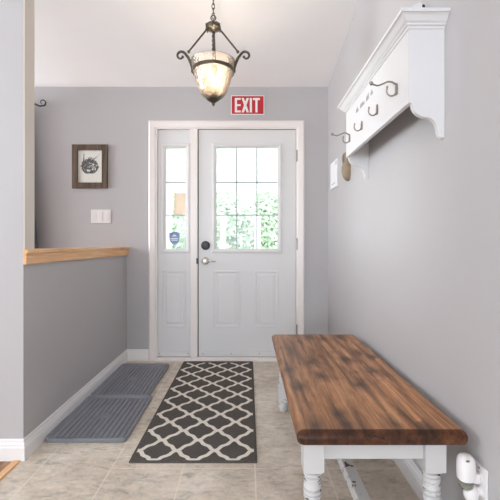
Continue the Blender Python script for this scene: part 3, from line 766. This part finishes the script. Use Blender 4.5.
for (z, r) in ((.286, .008), (.289, .016), (.296, .021), (.318, .0228)): rings.append([(bx+r*math.cos(2*PI*i/24), by+r*math.sin(2*PI*i/24), z) for i in range(24)])
loft(bm, rings); obj('lens', bm, M['clear'], t, smooth=True, angle=50)
bm = BM(); box(bm, bx+.012, XR-.0087, by-.014, by+.014, .308, .338); obj('plug', bm, M['plastic'], t, bevel=.004)
bm = BM(); sphere(bm, (bx-.008, by-.0235, .383), .004, (1.6, .5, .8), 10, 8); obj('indicator', bm, M['clog'], t, smooth=True)
t = thing('air_freshener', 'white rounded plug in the lower socket beneath the night light', 'plug', (XR-.03, pm, .25))
bm = BM(); sphere(bm, (XR-.034, pm-.004, .277), .0235, (.9, .95, 1.15), 20, 14); obj('body', bm, M['plastic'], t, smooth=True)
bm = BM(); lathe(bm, [(.014, XR-.025), (.015, XR-.0087)], 0, pm, 18, axis='x', cz=.281); obj('plug', bm, M['plastic'], t, smooth=True)

# ------------------------------------------------------------------ outside the door
bm = BM(); box(bm, -12, 12, YB+.15, 24, -.5, -.35); struct(obj('ground', bm, M['lawn']))
bm = BM(); box(bm, -3.0, 2.2, YB+.15, 5.35, -.35, -.03); struct(obj('porch_floor', bm, M['porch']))
bm = BM()
for k in range(5): 
    z = 1.90+.11*k; prism(bm, [(5.20, z), (5.155, z), (5.17, z+.108), (5.20, z+.108)], 'x', -3.0, 2.2)
box(bm, -3.0, 2.2, 5.14, 5.26, 1.75, 1.90); struct(obj('porch_beam', bm, M['porch']))
bm = BM(); box(bm, -3.0, 2.2, YB+.16, 5.40, 2.45, 2.55); struct(obj('porch_ceiling', bm, M['porch']))
for x in (-1.10,):
    bm = BM(); box(bm, x-.05, x+.05, 5.15, 5.25, -.03, 1.75); tag(obj('porch_post', bm, M['porch'], None, loc=(x, 5.2, -.03), bevel=.01), 'white porch post seen through the narrow sidelight', 'post')
for x, w_, lb in ((-.34, .07, 'white railing post on the left behind the door glass'), (.13, .08, 'white railing post behind the middle of the door glass')):
    bm = BM(); box(bm, x-w_/2, x+w_/2, 5.12, 5.2, -.03, 1.40); box(bm, x-w_/2-.012, x+w_/2+.012, 5.108, 5.212, 1.40, 1.425)
    tag(obj('railing_post', bm, M['porch'], None, loc=(x, 5.16, -.03)), lb, 'post')
t = thing('hanging_board', 'tan wooden board hanging outside beyond the sidelight', 'board', (-.885, 4.98, 1.42))
bm = BM(); box(bm, -.965, -.815, 4.97, 4.99, 1.42, 1.70); obj('board', bm, M['tan'], t, bevel=.003)
for x in (-.94, -.84):
    bm = BM(); tube(bm, [(x, 4.98, 1.70), (x, 4.98, 2.45)], .003, 6); obj('cord', bm, M['porch'], t)
def shrub(label, name, cat, x, y, h, r, n, seed, trunk=True, zc=.58):
    rr = random.Random(seed)
    t = thing(name, label, cat, (x, y, -.35), 'trees and shrubs beyond the porch')
    bm = BM()
    cl = [(x+rr.uniform(-.55, .55)*r, y+rr.uniform(-.5, .5)*r, -.35+h*(zc+rr.uniform(-.28, .3)), r*rr.uniform(.35, .6)) for _ in range(22)]
    for k in range(n):
        c = rr.choice(cl); d = Vector((rr.gauss(0, 1), rr.gauss(0, 1), rr.gauss(0, 1))).normalized()*c[3]*rr.uniform(.6, 1.05)
        p = Vector(c[:3])+d; s = rr.uniform(.035, .07)
        a = Vector((rr.gauss(0, 1), rr.gauss(0, 1), rr.gauss(0, .6))).normalized()*s; b = a.orthogonal().normalized()*s*.45
        vs = [bm.verts.new(p-a), bm.verts.new(p+b), bm.verts.new(p+a), bm.verts.new(p-b)]; bm.faces.new(vs)
    obj('foliage', bm, M['leaf'], t)
    bm = BM(); tube(bm, [(x, y, -.35), (x+.03, y, -.35+h*.3), (x, y+.04, -.35+h*.7)], [.07, .05, .03], 8); obj('trunk', bm, M['bark'], t, smooth=True)
shrub('leafy green shrub beyond the porch, behind the door glass', 'shrub', 'shrub', .05, 7.3, 2.6, 1.15, 17000, 1)
shrub('leafy green shrub beyond the porch, behind the narrow sidelight', 'shrub', 'shrub', -1.75, 9.6, 2.7, 1.0, 10000, 4)

# ------------------------------------------------------------------ light
def area(name, loc, rot, sx_, sy_, power, col):
    d = bpy.data.lights.new(name, 'AREA'); d.shape = 'RECTANGLE'; d.size = sx_; d.size_y = sy_; d.energy = power; d.color = col
    o = bpy.data.objects.new(name, d); C.objects.link(o); o.location = loc; o.rotation_euler = rot; return o
area('daylight_rear_window', (-1.45, YR-.02, 1.45), (PI/2, 0, 0), 3.3, 2.0, 38, (.78, .89, 1))
area('daylight_side_window', (XF+.0, 2.6, 1.48), (0, -PI/2, 0), 1.35, 1.0, 80, (.93, .96, 1))
area('fill_left', (XF+.0, -.2, 1.9), (0, -PI/2, 0), 1.4, 2.3, 38, (.88, .94, 1))  # added fill from the left, lifts the right wall near the camera
pl = bpy.data.lights.new('lamp_glow', 'POINT'); pl.energy = 6; pl.color = (1, .86, .72); pl.shadow_soft_size = .03
po = bpy.data.objects.new('lamp_glow', pl); C.objects.link(po); po.location = (PX, PY, pz_(78))

w = bpy.data.worlds.new('sky'); bpy.context.scene.world = w; w.use_nodes = True
nt = w.node_tree; bg = nt.nodes['Background']
bg.inputs[0].default_value = (.88, .94, 1, 1); bg.inputs[1].default_value = 4.6

# ------------------------------------------------------------------ camera and colour
cam = bpy.data.cameras.new('camera'); co = bpy.data.objects.new('camera', cam); C.objects.link(co)
co.location = (0, 0, HZ); co.rotation_euler = (PI/2, 0, 0)
cam.sensor_width = 36; cam.sensor_fit = 'HORIZONTAL'; cam.lens = 36*F/500
cam.shift_x = 2/500; cam.shift_y = -6/500; cam.clip_start = .02
sc = bpy.context.scene; sc.camera = co
vs = sc.view_settings; vs.view_transform = 'Standard'; vs.look = 'None'; vs.gamma = 1; vs.use_curve_mapping = False; vs.exposure = .22
sc.cycles.use_denoising = True
sc.cycles.sample_clamp_indirect = 6
sc.cycles.max_bounces = 12; sc.cycles.diffuse_bounces = 6; sc.cycles.transparent_max_bounces = 16
